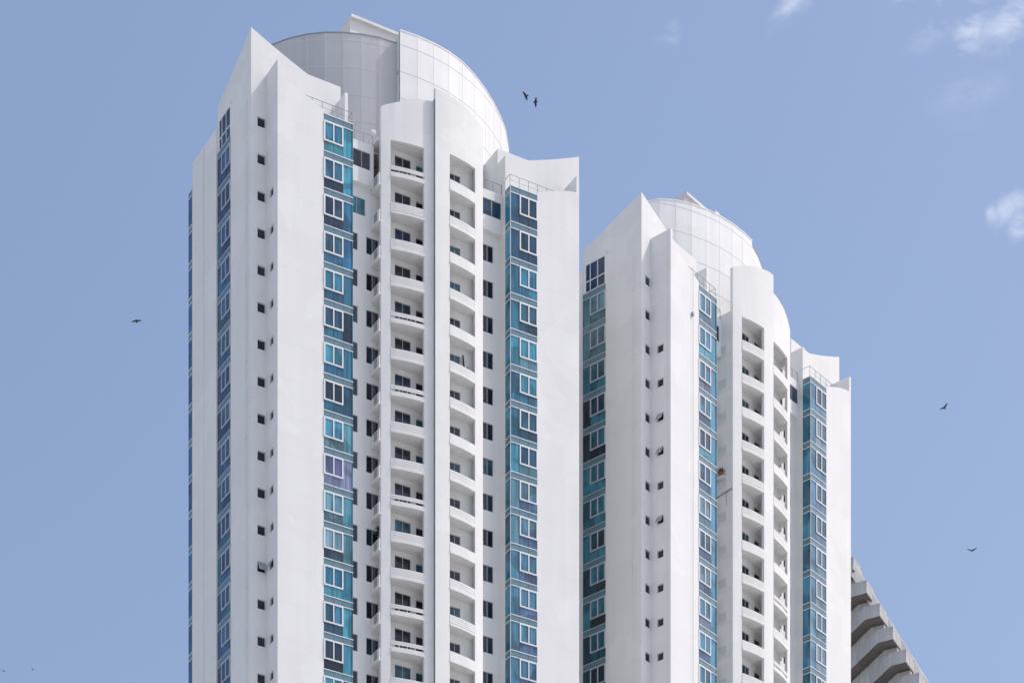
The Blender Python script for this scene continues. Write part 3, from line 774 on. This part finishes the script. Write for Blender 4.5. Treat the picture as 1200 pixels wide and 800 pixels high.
def chair(T, s, t, h, rz, label):
    e = empty('patio_chair', tower_point(T, s, t, h), T.rotation_euler.z + rz); tag(e, label, 'chair', 'chairs on the left tower balconies')
    q = MB(); q.box(-.24, .24, -.24, .24, .40, .45); q.build('seat', M_FABRIC, e)
    q = MB(); q.box(-.24, .24, -.27, -.23, .45, .92); q.build('backrest', M_FABRIC, e)
    for a in (-.21, .21):
        for b in (-.21, .21):
            q = MB(); q.bar((a, b, 0), (a, b, .41), .02, 5); q.build('leg', M_RAIL, e)
for (s_, t_, k_, r_, lb) in ((-3.2, 1.62, 0, .3, 'dark chair behind the railing of the topmost left balcony'), (-1.6, 1.9, 4, -.4, 'dark chair on a balcony with an open rail, fifth from the top'),
                             (-2.4, 1.75, 12, .2, 'dark chair low down on the left balconies, above the other low one'), (-1.5, 1.95, 13, .9, 'dark chair on the lower of the two low open railed left balconies')):
    chair(T1, s_, t_, 162.22-3*k_, r_, lb)

# ------------------------------------------------------------------ ground
g = MB(); S_ = 6000
g.quad((-S_, -S_, 0), (S_, -S_, 0), (S_, S_, 0), (-S_, S_, 0)); go = g.build('ground', M_GROUND); tag(go, kind='structure')

# ------------------------------------------------------------------ sky, clouds, sun
SUN_AZ, SUN_EL = 89., 53.        # to the right of the view, from the camera's own side of the towers
world = bpy.data.worlds.new('World'); scene.world = world; world.use_nodes = True
nt = world.node_tree; N = nt.nodes; L = nt.links; N.clear()
out = N.new('ShaderNodeOutputWorld'); bg = N.new('ShaderNodeBackground'); bg.inputs['Strength'].default_value = .15
sky = N.new('ShaderNodeTexSky'); sky.sky_type = 'NISHITA'; sky.sun_disc = False
sky.sun_elevation = R(SUN_EL); sky.sun_rotation = R(SUN_AZ); sky.altitude = 0; sky.air_density = 1.45; sky.dust_density = 3.0; sky.ozone_density = 2.0
tc = N.new('ShaderNodeTexCoord')
def vdir(x, y): return Vector(((x-600)/F, 1, (YH-y)/F)).normalized()
noise = N.new('ShaderNodeTexNoise'); noise.inputs['Scale'].default_value = 48; noise.inputs['Detail'].default_value = 9; noise.inputs['Roughness'].default_value = .62
noise.inputs['Distortion'].default_value = .35
mpn = N.new('ShaderNodeMapping'); mpn.inputs['Scale'].default_value = (1, 1, 2.2); L.new(tc.outputs['Generated'], mpn.inputs['Vector']); L.new(mpn.outputs['Vector'], noise.inputs['Vector'])
def math_(op, a, b=None, clamp=False):
    q = N.new('ShaderNodeMath'); q.operation = op; q.use_clamp = clamp
    for i, v in enumerate((a, b)):
        if v is None: continue
        if isinstance(v, (int, float)): q.inputs[i].default_value = v
        else: L.new(v, q.inputs[i])
    return q.outputs[0]
wn = N.new('ShaderNodeTexNoise'); wn.inputs['Scale'].default_value = 40; wn.inputs['Detail'].default_value = 5; L.new(tc.outputs['Generated'], wn.inputs['Vector'])
w1 = N.new('ShaderNodeVectorMath'); w1.operation = 'SUBTRACT'; L.new(wn.outputs['Color'], w1.inputs[0]); w1.inputs[1].default_value = (.5, .5, .5)
w2 = N.new('ShaderNodeVectorMath'); w2.operation = 'SCALE'; w2.inputs['Scale'].default_value = .022; L.new(w1.outputs[0], w2.inputs[0])
w3 = N.new('ShaderNodeVectorMath'); w3.operation = 'ADD'; L.new(tc.outputs['Generated'], w3.inputs[0]); L.new(w2.outputs[0], w3.inputs[1]); warped = w3.outputs[0]
total = None
for (x, y, rad, amp) in ((1180, 10, 26, .8), (1142, 16, 18, .8), (1072, 0, 30, .95), (1104, -4, 26, .6), (928, 8, 16, .95), (797, 34, 14, .45), (1180, 250, 15, .8), (1165, 258, 12, .6), (1140, 100, 36, .2), (1192, 236, 14, .6), (1205, 262, 20, .7)):
    d = vdir(x, y); dp = N.new('ShaderNodeVectorMath'); dp.operation = 'DISTANCE'; dp.inputs[1].default_value = d
    nm = N.new('ShaderNodeVectorMath'); nm.operation = 'NORMALIZE'; L.new(warped, nm.inputs[0]); L.new(nm.outputs[0], dp.inputs[0])
    r = rad/F*.85
    mr = N.new('ShaderNodeMapRange'); mr.interpolation_type = 'SMOOTHERSTEP'; mr.inputs['From Min'].default_value = 0; mr.inputs['From Max'].default_value = r*1.6
    mr.inputs['To Min'].default_value = amp; mr.inputs['To Max'].default_value = 0; L.new(dp.outputs['Value'], mr.inputs['Value'])
    total = mr.outputs['Result'] if total is None else math_('MAXIMUM', total, mr.outputs['Result'])
nz = N.new('ShaderNodeMapRange'); nz.inputs['From Min'].default_value = .42; nz.inputs['From Max'].default_value = .66; L.new(noise.outputs['Fac'], nz.inputs['Value'])
mask = math_('MULTIPLY', math_('MULTIPLY', total, nz.outputs['Result']), .72, True)
mix = N.new('ShaderNodeMixRGB'); mix.inputs['Color2'].default_value = (6.3, 6.5, 7.3, 1)
L.new(mask, mix.inputs['Fac']); tint = N.new('ShaderNodeMixRGB'); tint.blend_type = 'MULTIPLY'; tint.inputs['Fac'].default_value = 1; tint.inputs['Color2'].default_value = (.975, .935, .985, 1)
L.new(sky.outputs['Color'], tint.inputs['Color1']); L.new(tint.outputs['Color'], mix.inputs['Color1'])
L.new(mix.outputs['Color'], bg.inputs['Color']); L.new(bg.outputs['Background'], out.inputs['Surface'])

sd = bpy.data.lights.new('sun', 'SUN'); sd.energy = 2.0; sd.angle = R(.53); sd.color = (1, .965, .91)
so = bpy.data.objects.new('sun', sd); col.objects.link(so)
az, el = R(SUN_AZ), R(SUN_EL)
dirs = Vector((math.sin(az)*math.cos(el), -math.cos(az)*math.cos(el), math.sin(el)))     # towards the sun
so.rotation_euler = (-dirs).to_track_quat('-Z', 'Y').to_euler(); so.location = (200, 0, 300)

# ------------------------------------------------------------------ camera: level, with vertical shift, like the corrected photograph
cd = bpy.data.cameras.new('camera'); cd.sensor_fit = 'HORIZONTAL'; cd.sensor_width = 36; cd.lens = F/1200*36
cd.shift_y = (YH-400)/1200; cd.clip_end = 20000; cd.clip_start = 1
co = bpy.data.objects.new('camera', cd); col.objects.link(co); co.location = (0, 0, EYE); co.rotation_euler = (R(90), 0, 0)
scene.camera = co
scene.view_settings.view_transform = 'Standard'; scene.view_settings.look = 'None'; scene.view_settings.exposure = .12; scene.view_settings.gamma = 1
scene.view_settings.use_curve_mapping = False
